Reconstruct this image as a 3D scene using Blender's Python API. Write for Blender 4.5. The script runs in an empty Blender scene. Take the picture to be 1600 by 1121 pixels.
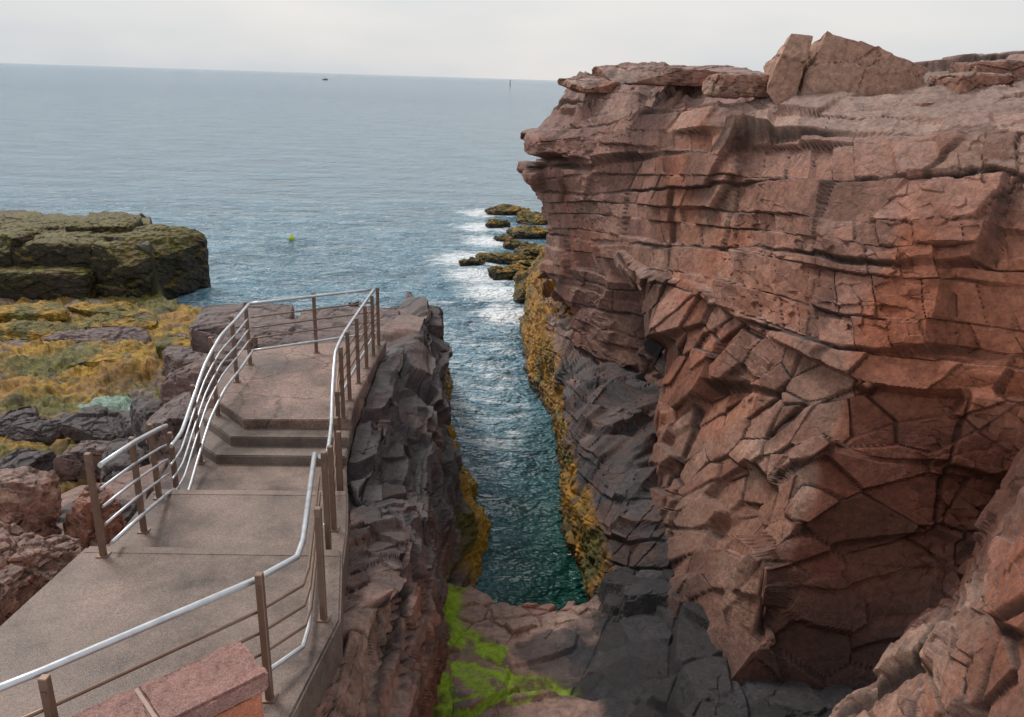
import bpy, bmesh, math, random
import numpy as np
from mathutils import Vector, Matrix
rad=math.radians
SC=bpy.context.scene
COL=SC.collection
# ------------------------------------------------------------ numpy noise
def h3(x,y,z,s):
    n=(x.astype(np.int64)*374761393+y.astype(np.int64)*668265263+z.astype(np.int64)*1274126177+s*362437)&0xffffffff
    n=((n^(n>>13))*1274126177)&0xffffffff
    n=((n^(n>>16))*2246822519)&0xffffffff
    return ((n^(n>>15))&0xffffff)/float(0xffffff)
def vnoise(P,s=0):
    I=np.floor(P).astype(np.int64);f=P-I;f=f*f*f*(f*(f*6-15)+10)
    r=0
    for a in (0,1):
        for b in (0,1):
            for c in (0,1):
                w=(f[:,0] if a else 1-f[:,0])*(f[:,1] if b else 1-f[:,1])*(f[:,2] if c else 1-f[:,2])
                r=r+w*h3(I[:,0]+a,I[:,1]+b,I[:,2]+c,s)
    return r*2-1
def fbm(P,o=4,s=0):
    r=0;a=1.;t=0
    for i in range(o):
        r=r+a*vnoise(P*(2.03**i)+i*17.3,s+i);t+=a;a*=.5
    return r/t
def voro(P,s=0,jit=.9):
    I=np.floor(P).astype(np.int64)
    n=len(P);F1=np.full(n,9.);F2=np.full(n,9.);cid=np.zeros((n,3),np.int64);dl=np.zeros((n,3))
    for a in (-1,0,1):
        for b in (-1,0,1):
            for c in (-1,0,1):
                J=I+np.array([a,b,c])
                ctr=np.stack([J[:,k]+.5+jit*(h3(J[:,0],J[:,1],J[:,2],s+11*k)-.5) for k in range(3)],1)
                d=P-ctr;D=np.sqrt((d*d).sum(1))
                m=D<F1
                F2=np.where(m,F1,np.minimum(F2,D))
                F1=np.where(m,D,F1)
                cid[m]=J[m];dl[m]=d[m]
    rv=np.stack([h3(cid[:,0],cid[:,1],cid[:,2],s+100+k) for k in range(4)],1)
    key=cid[:,0]*7919+cid[:,1]*1000003+cid[:,2]*1000000007
    return F1,F2,rv,dl,key
def sst(x,a,b):
    t=np.clip((x-a)/(b-a),0,1);return t*t*(3-2*t)
def blocks(P,size,s,amp,tilt,shear=(0.,0.),warp=.25,crackw=.05):
    x,y,z=P[:,0],P[:,1],P[:,2]
    W=np.stack([vnoise(P*.45+31*k,s+50+k) for k in range(3)],1)*warp
    Q=np.stack([x/size[0],y/size[1],(z+shear[0]*x+shear[1]*y)/size[2]],1)+W
    F1,F2,rv,dl,key=voro(Q,s)
    h=(rv[:,0]-.5)*amp+tilt*((rv[:,1]-.5)*dl[:,0]+(rv[:,2]-.5)*dl[:,1]+(rv[:,3]-.35)*dl[:,2])
    return h,1-sst(F2-F1,0,crackw),rv,key
def v1(t,key,s,jit=.75):
    i=np.floor(t).astype(np.int64);F1=np.full(len(t),9.);F2=F1.copy();cid=i.copy();ctr=t*0
    z0=i*0
    for a in (-1,0,1):
        J=i+a;c=J+.5+jit*(h3(J,key,z0,s)-.5);D=np.abs(t-c);m=D<F1
        F2=np.where(m,F1,np.minimum(F2,D));F1=np.where(m,D,F1);cid=np.where(m,J,cid);ctr=np.where(m,c,ctr)
    return cid,(F2-F1)*.5,t-ctr
def strata(P,s,th,ln,dip=(.0,.165),warp=.06,slant=1.2,cw=.03,along=(-1.,1.)):
    """coursed slabs between long bedding joints, cut by irregular cross joints"""
    x,y,z=P[:,0],P[:,1],P[:,2];z0=np.zeros(len(x),np.int64)
    wv=vnoise(P*.3,s+5)*warp*th*2.2+vnoise(P*1.3,s+6)*warp*th*.35+vnoise(P*5,s+6)*warp*th*.35
    i,et,dt=v1((z+dip[0]*x+dip[1]*y+wv)/th,z0,s,.95)
    rl=h3(i,z0,z0,s+31)
    l=(along[0]*x+along[1]*y+(rl-.5)*2*slant*z+vnoise(P*1.1,s+7)*.06+vnoise(P*5,s+8)*.04)/(ln*(.5+.9*rl))+rl*23
    j,el,dl=v1(l,i,s+3,.9)
    rv=np.stack([h3(i,j,z0,s+100+k) for k in range(4)],1)
    e=np.minimum(et*th,el*ln)
    m=.3+1.0*np.clip(vnoise(P*.9,s+9)+.5,0,1)
    rv[:,0]=.55*rv[:,0]+.45*rl
    return None,1-sst(e,0,cw*m),rv,i*1000003+j*7919+5
def blur(h,nv,nu,k=2,it=2):
    g=h.reshape(nv,nu)
    for _ in range(it):
        for ax in (0,1):
            a=np.pad(g,[(k,k) if ax==q else (0,0) for q in (0,1)],mode='edge')
            c=np.cumsum(a,axis=ax)
            c=np.concatenate([np.zeros_like(np.take(c,[0],axis=ax)),c],axis=ax)
            n=g.shape[ax]
            g=(np.take(c,range(2*k+1,2*k+1+n),axis=ax)-np.take(c,range(0,n),axis=ax))/(2*k+1)
    return g.ravel()
def planar(P,N,key,rv,alpha,off,tilt,clip=.7):
    """flatten every joint-bounded block to its own plane, tilted and offset a little"""
    u,inv=np.unique(key,return_inverse=True);inv=inv.ravel();m=len(u)
    cnt=np.bincount(inv,minlength=m)[:,None]
    Pm=np.stack([np.bincount(inv,P[:,q],m) for q in range(3)],1)/cnt
    Nm=np.stack([np.bincount(inv,N[:,q],m) for q in range(3)],1)/cnt
    first=np.zeros(m,np.int64);first[inv]=np.arange(len(P));R=rv[first]
    Nm=Nm+tilt*(R[:,1:4]-.5)*2;Nm/=np.linalg.norm(Nm,axis=1,keepdims=True)+1e-9
    n=Nm[inv];d=((Pm[inv]-P)*n).sum(1)
    return n*(alpha*np.clip(d,-clip,clip)+off*(rv[:,0]-.5))[:,None]
# ------------------------------------------------------------ palettes (linear albedo)
A=lambda *c:np.array(c)
PINK=A(.345,.168,.118);SALM=A(.465,.278,.20);BROWN=A(.19,.088,.062);RED=A(.39,.115,.05);GREY=A(.29,.25,.235)
BLACK=A(.022,.023,.026);OLIVE=A(.115,.10,.013);YELL=A(.50,.28,.02);GREEN=A(.30,.46,.02);SLATE=A(.062,.059,.064);DRED=A(.13,.040,.022)
def mix(a,b,t):
    t=np.asarray(t)[:,None];return a*(1-t)+b*t
# ------------------------------------------------------------ materials
def nodes(name):
    m=bpy.data.materials.new(name);m.use_nodes=True;nt=m.node_tree
    return m,nt,nt.nodes,nt.links,nt.nodes["Principled BSDF"]
def rock_mat():
    m,nt,N,L,B=nodes("weathered_granite")
    at=N.new("ShaderNodeAttribute");at.attribute_name="Col"
    wt=N.new("ShaderNodeAttribute");wt.attribute_name="wet"
    tc=N.new("ShaderNodeTexCoord")
    n1=N.new("ShaderNodeTexNoise");n1.inputs["Scale"].default_value=9;n1.inputs["Detail"].default_value=6;n1.inputs["Roughness"].default_value=.82
    L.new(tc.outputs["Object"],n1.inputs["Vector"])
    r1=N.new("ShaderNodeMapRange");r1.inputs["From Min"].default_value=.33;r1.inputs["From Max"].default_value=.67;r1.inputs["To Min"].default_value=.52;r1.inputs["To Max"].default_value=1.45
    L.new(n1.outputs["Fac"],r1.inputs["Value"])
    vm=N.new("ShaderNodeVectorMath");vm.operation='SCALE';L.new(at.outputs["Color"],vm.inputs[0]);L.new(r1.outputs[0],vm.inputs["Scale"])
    L.new(vm.outputs[0],B.inputs["Base Color"])
    rr=N.new("ShaderNodeMapRange");rr.inputs["To Min"].default_value=.78;rr.inputs["To Max"].default_value=.22
    L.new(wt.outputs["Fac"],rr.inputs["Value"]);L.new(rr.outputs[0],B.inputs["Roughness"])
    B.inputs["Specular IOR Level"].default_value=.4
    b2=N.new("ShaderNodeBump");b2.inputs["Strength"].default_value=1.0;b2.inputs["Distance"].default_value=.05;L.new(n1.outputs["Fac"],b2.inputs["Height"])
    L.new(b2.outputs[0],B.inputs["Normal"])
    return m
ROCK=rock_mat()
def speckle_mat(name,base,dark,light,scale=60,rough=.6,bump=.004,stain=.35,cracks=False):
    m,nt,N,L,B=nodes(name)
    tc=N.new("ShaderNodeTexCoord")
    v=N.new("ShaderNodeTexVoronoi");v.inputs["Scale"].default_value=scale;L.new(tc.outputs["Object"],v.inputs["Vector"])
    n=N.new("ShaderNodeTexNoise");n.inputs["Scale"].default_value=1.1;n.inputs["Detail"].default_value=8;n.inputs["Roughness"].default_value=.68;L.new(tc.outputs["Object"],n.inputs["Vector"])
    cr=N.new("ShaderNodeValToRGB");e=cr.color_ramp.elements;e[0].color=(*dark,1);e[1].color=(*light,1);e[0].position=.1;e[1].position=.9
    k=e.new(.5);k.color=(*base,1)
    L.new(v.outputs["Color"],cr.inputs["Fac"])
    r=N.new("ShaderNodeMapRange");r.inputs["From Min"].default_value=.35;r.inputs["From Max"].default_value=.65;r.inputs["To Min"].default_value=1-stain;r.inputs["To Max"].default_value=1+stain*.6
    L.new(n.outputs["Fac"],r.inputs["Value"])
    vm=N.new("ShaderNodeVectorMath");vm.operation='SCALE';L.new(cr.outputs["Color"],vm.inputs[0]);L.new(r.outputs[0],vm.inputs["Scale"])
    out=vm.outputs[0]
    if cracks:
        ad=N.new("ShaderNodeVectorMath");ad.operation='MULTIPLY_ADD';ad.inputs[1].default_value=(.9,.9,.0);L.new(n.outputs["Color"],ad.inputs[0]);L.new(tc.outputs["Object"],ad.inputs[2])
        vc=N.new("ShaderNodeTexVoronoi");vc.feature='DISTANCE_TO_EDGE';vc.inputs["Scale"].default_value=.85;L.new(ad.outputs[0],vc.inputs["Vector"])
        rc=N.new("ShaderNodeMapRange");rc.inputs["From Max"].default_value=.022;rc.inputs["To Min"].default_value=.4;L.new(vc.outputs["Distance"],rc.inputs["Value"])
        v2=N.new("ShaderNodeVectorMath");v2.operation='SCALE';L.new(out,v2.inputs[0]);L.new(rc.outputs[0],v2.inputs["Scale"]);out=v2.outputs[0]
    L.new(out,B.inputs["Base Color"]);B.inputs["Specular IOR Level"].default_value=.35
    r3=N.new("ShaderNodeMapRange");r3.inputs["From Min"].default_value=.35;r3.inputs["From Max"].default_value=.65;r3.inputs["To Min"].default_value=rough-.22;r3.inputs["To Max"].default_value=rough+.12
    L.new(n.outputs["Fac"],r3.inputs["Value"]);L.new(r3.outputs[0],B.inputs["Roughness"])
    b=N.new("ShaderNodeBump");b.inputs["Strength"].default_value=.4;b.inputs["Distance"].default_value=bump*(8 if cracks else 1);L.new((n if cracks else v).outputs[0],b.inputs["Height"]);L.new(b.outputs[0],B.inputs["Normal"])
    return m
CONC=speckle_mat("exposed_aggregate_concrete",(.195,.138,.11),(.13,.09,.072),(.26,.192,.16),110,.5,.003,.6)
CONC2=speckle_mat("worn_aggregate_concrete",(.170,.12,.096),(.115,.08,.065),(.23,.168,.14),110,.46,.003,.6)
NOSE=speckle_mat("worn_step_edge",(.215,.155,.125),(.16,.115,.09),(.26,.192,.16),110,.6,.002,.5)
PLAT=speckle_mat("weathered_platform_stone",(.225,.145,.115),(.155,.098,.077),(.30,.20,.165),55,.5,.006,.7,True)
RISER=speckle_mat("weathered_step_concrete",(.175,.135,.112),(.125,.095,.08),(.235,.185,.158),110,.55,.003,.5)
GRAN=speckle_mat("pink_granite_block",(.32,.155,.128),(.20,.095,.078),(.42,.235,.195),130,.65,.006,.4)
BRICK=speckle_mat("red_orange_masonry",(.42,.14,.075),(.33,.11,.06),(.50,.19,.11),80,.8,.005,.3)
MORT=speckle_mat("pale_mortar",(.45,.32,.26),(.40,.28,.23),(.5,.37,.30),200,.9,.003,.1)
def metal(name,col,rough,met):
    m,nt,N,L,B=nodes(name)
    tc=N.new("ShaderNodeTexCoord");n=N.new("ShaderNodeTexNoise");n.inputs["Scale"].default_value=12;n.inputs["Detail"].default_value=6;L.new(tc.outputs["Object"],n.inputs["Vector"])
    r=N.new("ShaderNodeMapRange");r.inputs["To Min"].default_value=.7;r.inputs["To Max"].default_value=1.25;L.new(n.outputs["Fac"],r.inputs["Value"])
    vm=N.new("ShaderNodeVectorMath");vm.operation='SCALE';vm.inputs[0].default_value=col;L.new(r.outputs[0],vm.inputs["Scale"]);L.new(vm.outputs[0],B.inputs["Base Color"])
    B.inputs["Metallic"].default_value=met
    r2=N.new("ShaderNodeMapRange");r2.inputs["To Min"].default_value=rough-.1;r2.inputs["To Max"].default_value=rough+.15;L.new(n.outputs["Fac"],r2.inputs["Value"]);L.new(r2.outputs[0],B.inputs["Roughness"])
    return m
STEEL=metal("brushed_steel",(.58,.59,.61),.38,.8)
BRONZE=metal("bronze_brown_metal",(.24,.16,.12),.42,.6)
# ------------------------------------------------------------ mesh helpers
def mk(name,me,mat=None,parent=None,**props):
    o=bpy.data.objects.new(name,me);COL.objects.link(o)
    if mat: me.materials.append(mat)
    if parent: o.parent=parent
    for k,v in props.items(): o[k]=v
    return o
def grid_mesh(name,P,col,wet,nu,nv,smooth=False):
    me=bpy.data.meshes.new(name)
    n=nu*nv;me.vertices.add(n);me.vertices.foreach_set("co",P.astype(np.float32).ravel())
    i=np.arange(nv-1)[:,None]*nu+np.arange(nu-1)[None,:];i=i.ravel()
    q=np.stack([i,i+1,i+nu+1,i+nu],1).astype(np.int32);m=len(q)
    me.loops.add(m*4);me.loops.foreach_set("vertex_index",q.ravel())
    me.polygons.add(m);me.polygons.foreach_set("loop_start",np.arange(m,dtype=np.int32)*4);me.polygons.foreach_set("loop_total",np.full(m,4,np.int32))
    me.update();me.validate()
    setcol(me,col,wet)
    me.polygons.foreach_set("use_smooth",np.full(len(me.polygons),smooth))
    return me
def setcol(me,col,wet):
    n=len(me.vertices)
    a=me.attributes.new("Col",'FLOAT_COLOR','POINT');c=np.ones((n,4),np.float32);c[:,:3]=col;a.data.foreach_set("color",c.ravel())
    b=me.attributes.new("wet",'FLOAT','POINT');b.data.foreach_set("value",np.asarray(wet,np.float32))
def cr_interp(C,n):
    m=len(C);t=np.linspace(0,m-1,n);i=np.minimum(t.astype(int),m-2);f=(t-i).reshape((-1,)+(1,)*(C.ndim-1))
    p=lambda k:C[np.clip(i+k,0,m-1)]
    p0,p1,p2,p3=p(-1),p(0),p(1),p(2)
    crm=.5*((2*p1)+(-p0+p2)*f+(2*p0-5*p1+4*p2-p3)*f*f+(-p0+3*p1-3*p2+p3)*f**3)
    return .35*crm+.65*(p1*(1-f)+p2*f)
def surf(C,nu,nv):
    G=cr_interp(np.array(C,float),nv)
    G=cr_interp(G.transpose(1,0,2),nu).transpose(1,0,2)
    return G
def normals(G,toward=None):
    du=np.gradient(G,axis=1);dv=np.gradient(G,axis=0)
    n=np.cross(du,dv);n/=np.linalg.norm(n,axis=2,keepdims=True)+1e-9
    if toward is not None:
        s=((np.array(toward)-G)*n).sum(2)
        if np.mean(s)<0:n=-n
    return n
def smooth_normals(G,toward,k=8):
    n=normals(G,toward);s=n.shape
    n=np.stack([blur(n[:,:,q].ravel(),s[0],s[1],k,2).reshape(s[:2]) for q in range(3)],2)
    return n/(np.linalg.norm(n,axis=2,keepdims=True)+1e-9)
CAMP=(0,0,9.5)
def rock_vec(P,N,nv,nu,s,k=1.,diag=None,th=1.1,ln=3.4,flat=False,alpha=.9,tilt=.16,sc=1.,fine=.6,bk=1,dip=(0.,.165),c2k=1.,top=None):
    """jointed granite: displacement vectors, crack mask, per-block randoms"""
    Q0=P/sc+s*3.1
    if flat: _,c1,r1,k1=blocks(Q0,(1.9,1.5,1.0),s,0,0,(.1,-.04),.12,.03)
    else: _,c1,r1,k1=strata(Q0,s,th,ln,dip=dip)
    if flat: _,c2,r2,k2=blocks(Q0,(.85,.6,.5),s+7,0,0,(.1,-.04),.15,.04)
    else: _,c2,r2,k2=strata(Q0,s+40,th*.45,ln*.38,dip=(dip[0]+.02,dip[1]-.03),cw=.02)
    c2=c2*c2k*sst(vnoise(P*.7,s+2),-.25,.25)
    if diag is not None:
        x,y,z=Q0[:,0],Q0[:,1],Q0[:,2]
        Q=np.stack([x,.75*y+.66*z,.75*z-.66*y],1)
        _,c1b,r1b,k1b=blocks(Q,(2.6,1.4,2.9),s+3,0,0,(0,0),.04,.02)
        _,c2b,r2b,k2b=blocks(Q,(1.0,.5,1.1),s+9,0,0,(0,0),.06,.045);c2b=c2b*sst(vnoise(P*.8,s+4),-.4,.1)
        w=diag>(.5+.25*vnoise(P*.7,s))
        c1=np.where(w,c1b*.85,c1);r1=np.where(w[:,None],r1b,r1);k1=np.where(w,k1b+77,k1)
        c2=np.where(w,c2b,c2);r2=np.where(w[:,None],r2b,r2);k2=np.where(w,k2b+77,k2)
    if top is not None: k1=k1+top*999983;k2=k2+top*999983
    c1=blur(c1,nv,nu,1,1)
    V=planar(P,N,k1,r1,alpha,.55*k,tilt,.55)
    V=V+planar(P+V,N,k2,r2,.6*min(1,c2k+.3),.18*k*c2k,tilt*1.1,.25)
    V=np.stack([blur(V[:,q],nv,nu,bk,1) for q in range(3)],1)
    h3_,c3,r3,_k=blocks(Q0,(.34,.40,.17),s+13,.05*k,.12*k,(.1,-.04),.2,.06);c3=c3*sst(vnoise(P*1.1,s+3),.1,.5)*.7
    h3_=h3_*sst(vnoise(P*.6,s+33),-.2,.4)
    f=fbm(P*2.2,6,s+20)*.045*k
    V=V+N*(h3_*fine+f*fine-c1*.12*k-c2*.05*k-c3*.012*k)[:,None]
    return V,np.minimum(np.maximum(np.maximum(c1*1.2,c2*.85),c3*.3*min(1,c2k+.2)),1),r1,r2
def granite_col(P,N,cr,r1,r2,s):
    n=fbm(P*.35,3,s+200);n2=fbm(P*1.6,4,s+210)
    c=mix(PINK[None,:],SALM[None,:],sst(r1[:,1]+n2*.7,.3,1.1))
    c=mix(c,BROWN[None,:],sst(r2[:,1]*.5+n*.8,.1,.85)*.8)
    c=mix(c,RED[None,:],sst(fbm(P*.5,3,s+220)+.3*(r1[:,2]-.5),.12,.5)*.5)
    c=mix(c,GREY[None,:],sst(N[:,2],.55,.95)*.4)
    c=c*(.82+.36*r2[:,2])[:,None]
    st=vnoise(P*np.array([2.5,2.5,.4]),s+230)
    c=c*(1-.30*sst(st,.1,.7))[:,None]
    c=mix(c,np.array([[.028,.018,.015]]),cr*.93)  # crack lines: dirt plus crevice occlusion painted into the colour
    return c
# ------------------------------------------------------------ RIGHT CLIFF
R1=[(1.5,27.0,9.4),(0.2,26.5,7.7),(-0.2,26.0,6.8),(0.6,26.0,5.1),(0.9,26.0,3.5),(1.6,24.5,1.9),(2.0,22.5,1.3),(2.6,20.0,1.2),(3.0,17.0,0.5)]
R2=[(2.1,24.0,9.6),(1.2,23.5,8.4),(1.3,23.0,7.1),(1.5,22.5,5.9),(1.7,22.0,4.7),(2.2,21.5,3.6),(2.5,20.5,2.5),(2.9,19.0,2.1),(2.9,15.5,0.7)]
R3=[(3.5,21.5,9.7),(2.8,20.5,8.6),(2.7,20.0,7.3),(2.8,19.5,6.3),(2.85,19.0,5.2),(3.6,19.2,4.6),(4.3,18.9,3.2),(3.6,17.4,1.6),(2.8,14.5,0.5)]
R3b=[(3.9,20.5,9.7),(3.25,19.2,8.65),(3.15,18.5,7.4),(3.2,17.9,6.4),(3.1,17.3,5.4),(3.05,16.8,4.5),(3.1,16.0,3.4),(2.9,15.2,2.2),(2.6,13.8,0.64)]
R4=[(4.4,19.5,9.6),(3.8,18.0,8.7),(3.7,17.2,7.6),(3.8,16.6,6.5),(3.75,16.0,5.4),(3.65,15.3,4.4),(3.4,14.5,3.0),(3.0,13.8,1.7),(2.6,13.0,0.7)]
R5=[(5.1,17.0,9.4),(4.6,15.5,8.6),(4.4,14.8,7.7),(4.4,14.2,6.9),(4.3,13.6,5.9),(4.2,13.0,4.8),(3.9,12.3,3.7),(3.5,11.5,2.5),(3.1,10.5,1.2)]
R6=[(6.0,15.5,9.25),(5.3,13.6,8.6),(5.1,13.0,7.9),(4.9,12.4,7.1),(4.85,11.8,6.2),(4.65,11.1,5.3),(4.3,10.4,4.4),(3.85,9.8,3.1),(3.4,9.1,1.2)]
R7=[(7.0,15.0,9.5),(6.3,13.0,8.8),(6.0,12.2,8.0),(5.7,11.5,7.3),(5.6,11.1,6.3),(5.5,10.7,5.3),(5.25,10.3,4.2),(4.75,9.9,2.8),(4.1,9.3,1.0)]
R8=[(8.7,15.0,9.9),(7.5,12.5,9.1),(7.1,11.5,8.3),(6.9,10.8,7.4),(6.9,10.5,6.6),(6.85,10.3,5.7),(6.5,10.1,4.6),(5.9,9.9,3.2),(4.9,9.4,1.0)]
R9=[(9.8,14.0,10.0),(8.3,11.5,9.2),(7.8,10.5,8.5),(7.5,9.8,7.7),(7.6,9.6,6.9),(7.7,9.8,6.0),(7.5,9.8,5.0),(7.0,9.7,3.7),(5.9,9.3,1.6)]
cols=[]
for c,pz in zip([R1,R2,R3,R3b,R4,R5,R6,R7,R8,R9],[9.4,9.85,10.0,10.0,10.0,9.85,9.85,10.0,10.35,10.5]):
    t=c[0];b=c[-1]
    cols.append([(t[0]+3.5,t[1]+9,t[2]-1.2),(t[0]+1.1,t[1]+2.6,pz)]+list(c)+[(b[0]-.1,b[1]-.3,b[2]-1.8)])
back=[(p[0]+4.0,p[1]+7.0,p[2]) for p in cols[0]]
C=np.array([back]+cols).transpose(1,0,2)
nu,nv=760,660
G=surf(C,nu,nv);Nn=smooth_normals(G,(-6,6,6),9)
P=G.reshape(-1,3);N=Nn.reshape(-1,3)
rowi=np.repeat(np.linspace(0,C.shape[0]-1,nv),nu)
dg=sst(-P[:,2]+.5*vnoise(P*.3,4),-6.3,-5.3)*sst(-P[:,1],-21,-18)
V,cr,r1,r2=rock_vec(P,N,nv,nu,3,1.,dg,top=(rowi<2.0).astype(np.int64),fine=.8,tilt=.19)
topk=sst(-rowi,-2.3,-1.7);V=V*(1-.62*topk)[:,None]
tip=sst(P[:,1],21,24)
led=P[:,2]+.05*(P[:,1]-25)+.06*vnoise(P*2,8)
h=tip*(.35*sst(led,7.35,7.40)*sst(-led,-8.2,-7.8)-.5*np.exp(-((led-7.22)/.13)**4)+.32*sst(led,6.4,6.9)*sst(-led,-7.10,-7.05))
Pd=P+V+N*h[:,None]
Nd=normals(Pd.reshape(nv,nu,3),(-6,6,6)).reshape(-1,3)
c=granite_col(Pd,Nd,cr,r1,r2,5)
n=fbm(P*.6,4,77);x,y,z=P[:,0],P[:,1],P[:,2]
c=mix(c,(GREY*.6+PINK*.5)[None,:],sst(z+n*.8,8.0,9.2)*.35)
c=mix(c,A(.21,.125,.11)[None,:],sst(y+n*4,17,22)*.4)
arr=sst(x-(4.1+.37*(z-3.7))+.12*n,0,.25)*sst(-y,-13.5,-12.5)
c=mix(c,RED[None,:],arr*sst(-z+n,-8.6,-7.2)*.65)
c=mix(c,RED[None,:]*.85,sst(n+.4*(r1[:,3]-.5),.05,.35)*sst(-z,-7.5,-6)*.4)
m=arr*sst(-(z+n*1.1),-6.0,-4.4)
c=mix(c,DRED[None,:]*(.7+.8*r2[:,1:2]),m*.90)  # damp red-brown rock, darkened further to paint in the overhang's shade
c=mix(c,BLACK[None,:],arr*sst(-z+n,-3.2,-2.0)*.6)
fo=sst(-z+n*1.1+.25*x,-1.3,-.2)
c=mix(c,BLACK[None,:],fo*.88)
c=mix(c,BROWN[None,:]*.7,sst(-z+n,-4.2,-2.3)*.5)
c=mix(c,np.array([[.028,.018,.015]]),cr*.8)
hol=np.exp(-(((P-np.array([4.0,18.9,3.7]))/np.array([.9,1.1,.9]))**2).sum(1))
c=mix(c,BLACK[None,:]*1.0,np.clip(hol*1.6,0,.93))  # black put into the hollow's rock colour to stand for its shade
wet=np.clip(fo*.9+m*.7,0,1)
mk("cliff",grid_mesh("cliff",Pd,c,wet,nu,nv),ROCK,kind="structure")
# ------------------------------------------------------------ NEAR RIGHT ROCK SLOPE
NC=[[(7.6,10.3,4.6),(6.5,9.6,3.2),(6.0,9.2,2.4),(5.4,8.9,1.5),(4.3,8.7,.6),(3.2,8.4,.2)],
[(6.1,8.5,6.0),(5.5,8.3,4.9),(5.2,8.0,4.0),(4.7,7.9,3.1),(3.7,7.8,1.9),(2.8,7.4,1.2)],
[(5.6,7.0,6.3),(4.9,6.8,5.4),(4.6,6.5,4.9),(4.2,6.3,4.3),(3.6,6.3,3.4),(3.1,6.2,2.6)],
[(5.2,5.5,6.8),(4.6,5.3,6.0),(4.2,5.0,5.6),(4.1,5.0,4.9),(3.8,5.0,4.0),(3.5,5.0,3.0)],
[(5.6,3.5,7.2),(4.9,3.3,6.4),(4.5,3.2,5.9),(4.3,3.2,5.2),(4.0,3.2,4.3),(3.7,3.2,3.2)]]
C=np.array(NC).transpose(1,0,2);nu,nv=420,380
G=surf(C,nu,nv);P=G.reshape(-1,3);N=smooth_normals(G,CAMP,12).reshape(-1,3)
V,cr,r1,r2=rock_vec(P,N,nv,nu,44,.6,flat=True,sc=.95,tilt=.2,fine=1.1,alpha=.75)
Pd=P+V;Nd=normals(Pd.reshape(nv,nu,3),CAMP).reshape(-1,3)
c=granite_col(Pd,Nd,cr,r1,r2,61)*.95;n=fbm(P*.8,4,8)
c=mix(c,BROWN[None,:],sst(n,.0,.4)*.35)
m=sst(P[:,1]+n*.8,7.6,8.4);c=mix(c,DRED[None,:]*.7,m*.9)
mk("rock_slope",grid_mesh("rock_slope",Pd,c,m*.5,nu,nv),ROCK,kind="structure")
# ------------------------------------------------------------ CLEFT FLOOR
nu,nv=440,460
xs=np.linspace(-2.2,6.5,nu);ys=np.linspace(5.0,14.6,nv)
X,Y=np.meshgrid(xs,ys);P=np.stack([X.ravel(),Y.ravel(),np.zeros(X.size)],1)
x,y=P[:,0],P[:,1]
edge=np.interp(x,[-2.2,-1.2,.6,1.5,2.1,2.7,3.2,6],[13.6,12.9,11.9,12.0,12.9,14.0,14.6,15])+.3*vnoise(P*1.4,4)+.12*vnoise(P*5,4)
z=np.interp(y,[5,8,10,12],[1.9,1.25,.95,.55])+.5*sst(x,1.2,3.0)+.3*sst(-x,.9,2)
P[:,2]=z;UP=np.tile(np.array([0,0,1.]),(len(P),1))
V,cr,r1,r2=rock_vec(P,UP,nv,nu,97,.85,flat=True,sc=1.0,alpha=.9,tilt=.13,fine=.7,c2k=.9)
n=fbm(P*1.1,4,18)
z=z+V[:,2]+.28*np.exp(-((x-2.3)/1.0)**2-((y-10.8)/1.2)**2)
drop=sst(y-edge,0,.3);z=z*(1-drop)-1.5*drop
P[:,2]=z
Nd=normals(P.reshape(nv,nu,3),CAMP).reshape(-1,3)
c=granite_col(P,Nd,cr*.8,r1,r2,33)
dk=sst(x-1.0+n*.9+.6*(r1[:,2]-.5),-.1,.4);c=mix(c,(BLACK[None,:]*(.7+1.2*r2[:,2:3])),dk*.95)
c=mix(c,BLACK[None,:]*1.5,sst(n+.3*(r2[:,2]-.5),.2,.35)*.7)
F3=np.array([1,1,0.])
nn1=fbm(P*F3*3.2,5,55);nn2=fbm(P*F3*1.2,4,56)
band=np.exp(-((y-(11.0-.75*(x+.9))+.6*nn2)/.19)**2)*sst(x,-1.6,-1.2)*sst(-x,-1.3,-.7)
strp=np.exp(-((x+.95+.35*nn2-.06*(y-10))/.16)**2)*sst(-y,-12.9,-12.5)
b2_=np.exp(-((y-(9.9-.35*x)+.8*nn2)/.14)**2)*sst(-x,-1.1,-.6)
low=sst(-y-.5*x,-10.0,-9.3)*sst(-x+nn2*.7,-1.0,-.5)
gm=np.clip(np.maximum(np.maximum(band*1.4,strp*1.5),b2_*1.2),0,1)*sst(nn1,-.75,-.3)
gm=np.maximum(gm,low*sst(nn1+.7*cr,.06,.3)*.85)
c=mix(c,mix(OLIVE[None,:]*1.1,GREEN[None,:],sst(nn1*.9+.5*gm,-.05,.45)),gm*.95)
wet=np.clip(dk*1.0+.45+gm*.1,0,1)
mk("cleft_floor",grid_mesh("cleft_floor",P,c,wet,nu,nv),ROCK,kind="structure")
# ------------------------------------------------------------ LEFT CHANNEL WALL
top=[(-1.45,3.0,5.0),(-1.35,4.6,5.0),(-1.2,6.0,5.0),(-1.5,7.5,4.7),(-1.85,9.0,4.35),(-2.08,10.5,4.7),(-2.1,12,4.7),(-2.15,14,4.7),(-2.4,16.5,4.35),(-2.8,18,4.2)]
bot=[(-1.0,6.5,1.2),(-1.15,9.0,1.0),(-1.2,10.0,.8),(-1.4,11.5,.6),(-1.0,13.3,0),(-.55,15.6,0),(-1.15,17.9,0),(-1.9,20.6,0),(-2.1,24.6,0),(-3.5,28,0)]
mid=[(-1.05,4.6,3.2),(-1.0,6.6,3.0),(-.95,7.8,2.9),(-1.0,9.3,2.8),(-1.1,11.0,2.5),(-1.05,13.0,2.3),(-1.35,14.8,2.5),(-1.7,17.0,3.0),(-1.95,19.4,3.4),(-2.9,22,3.0)]
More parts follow.
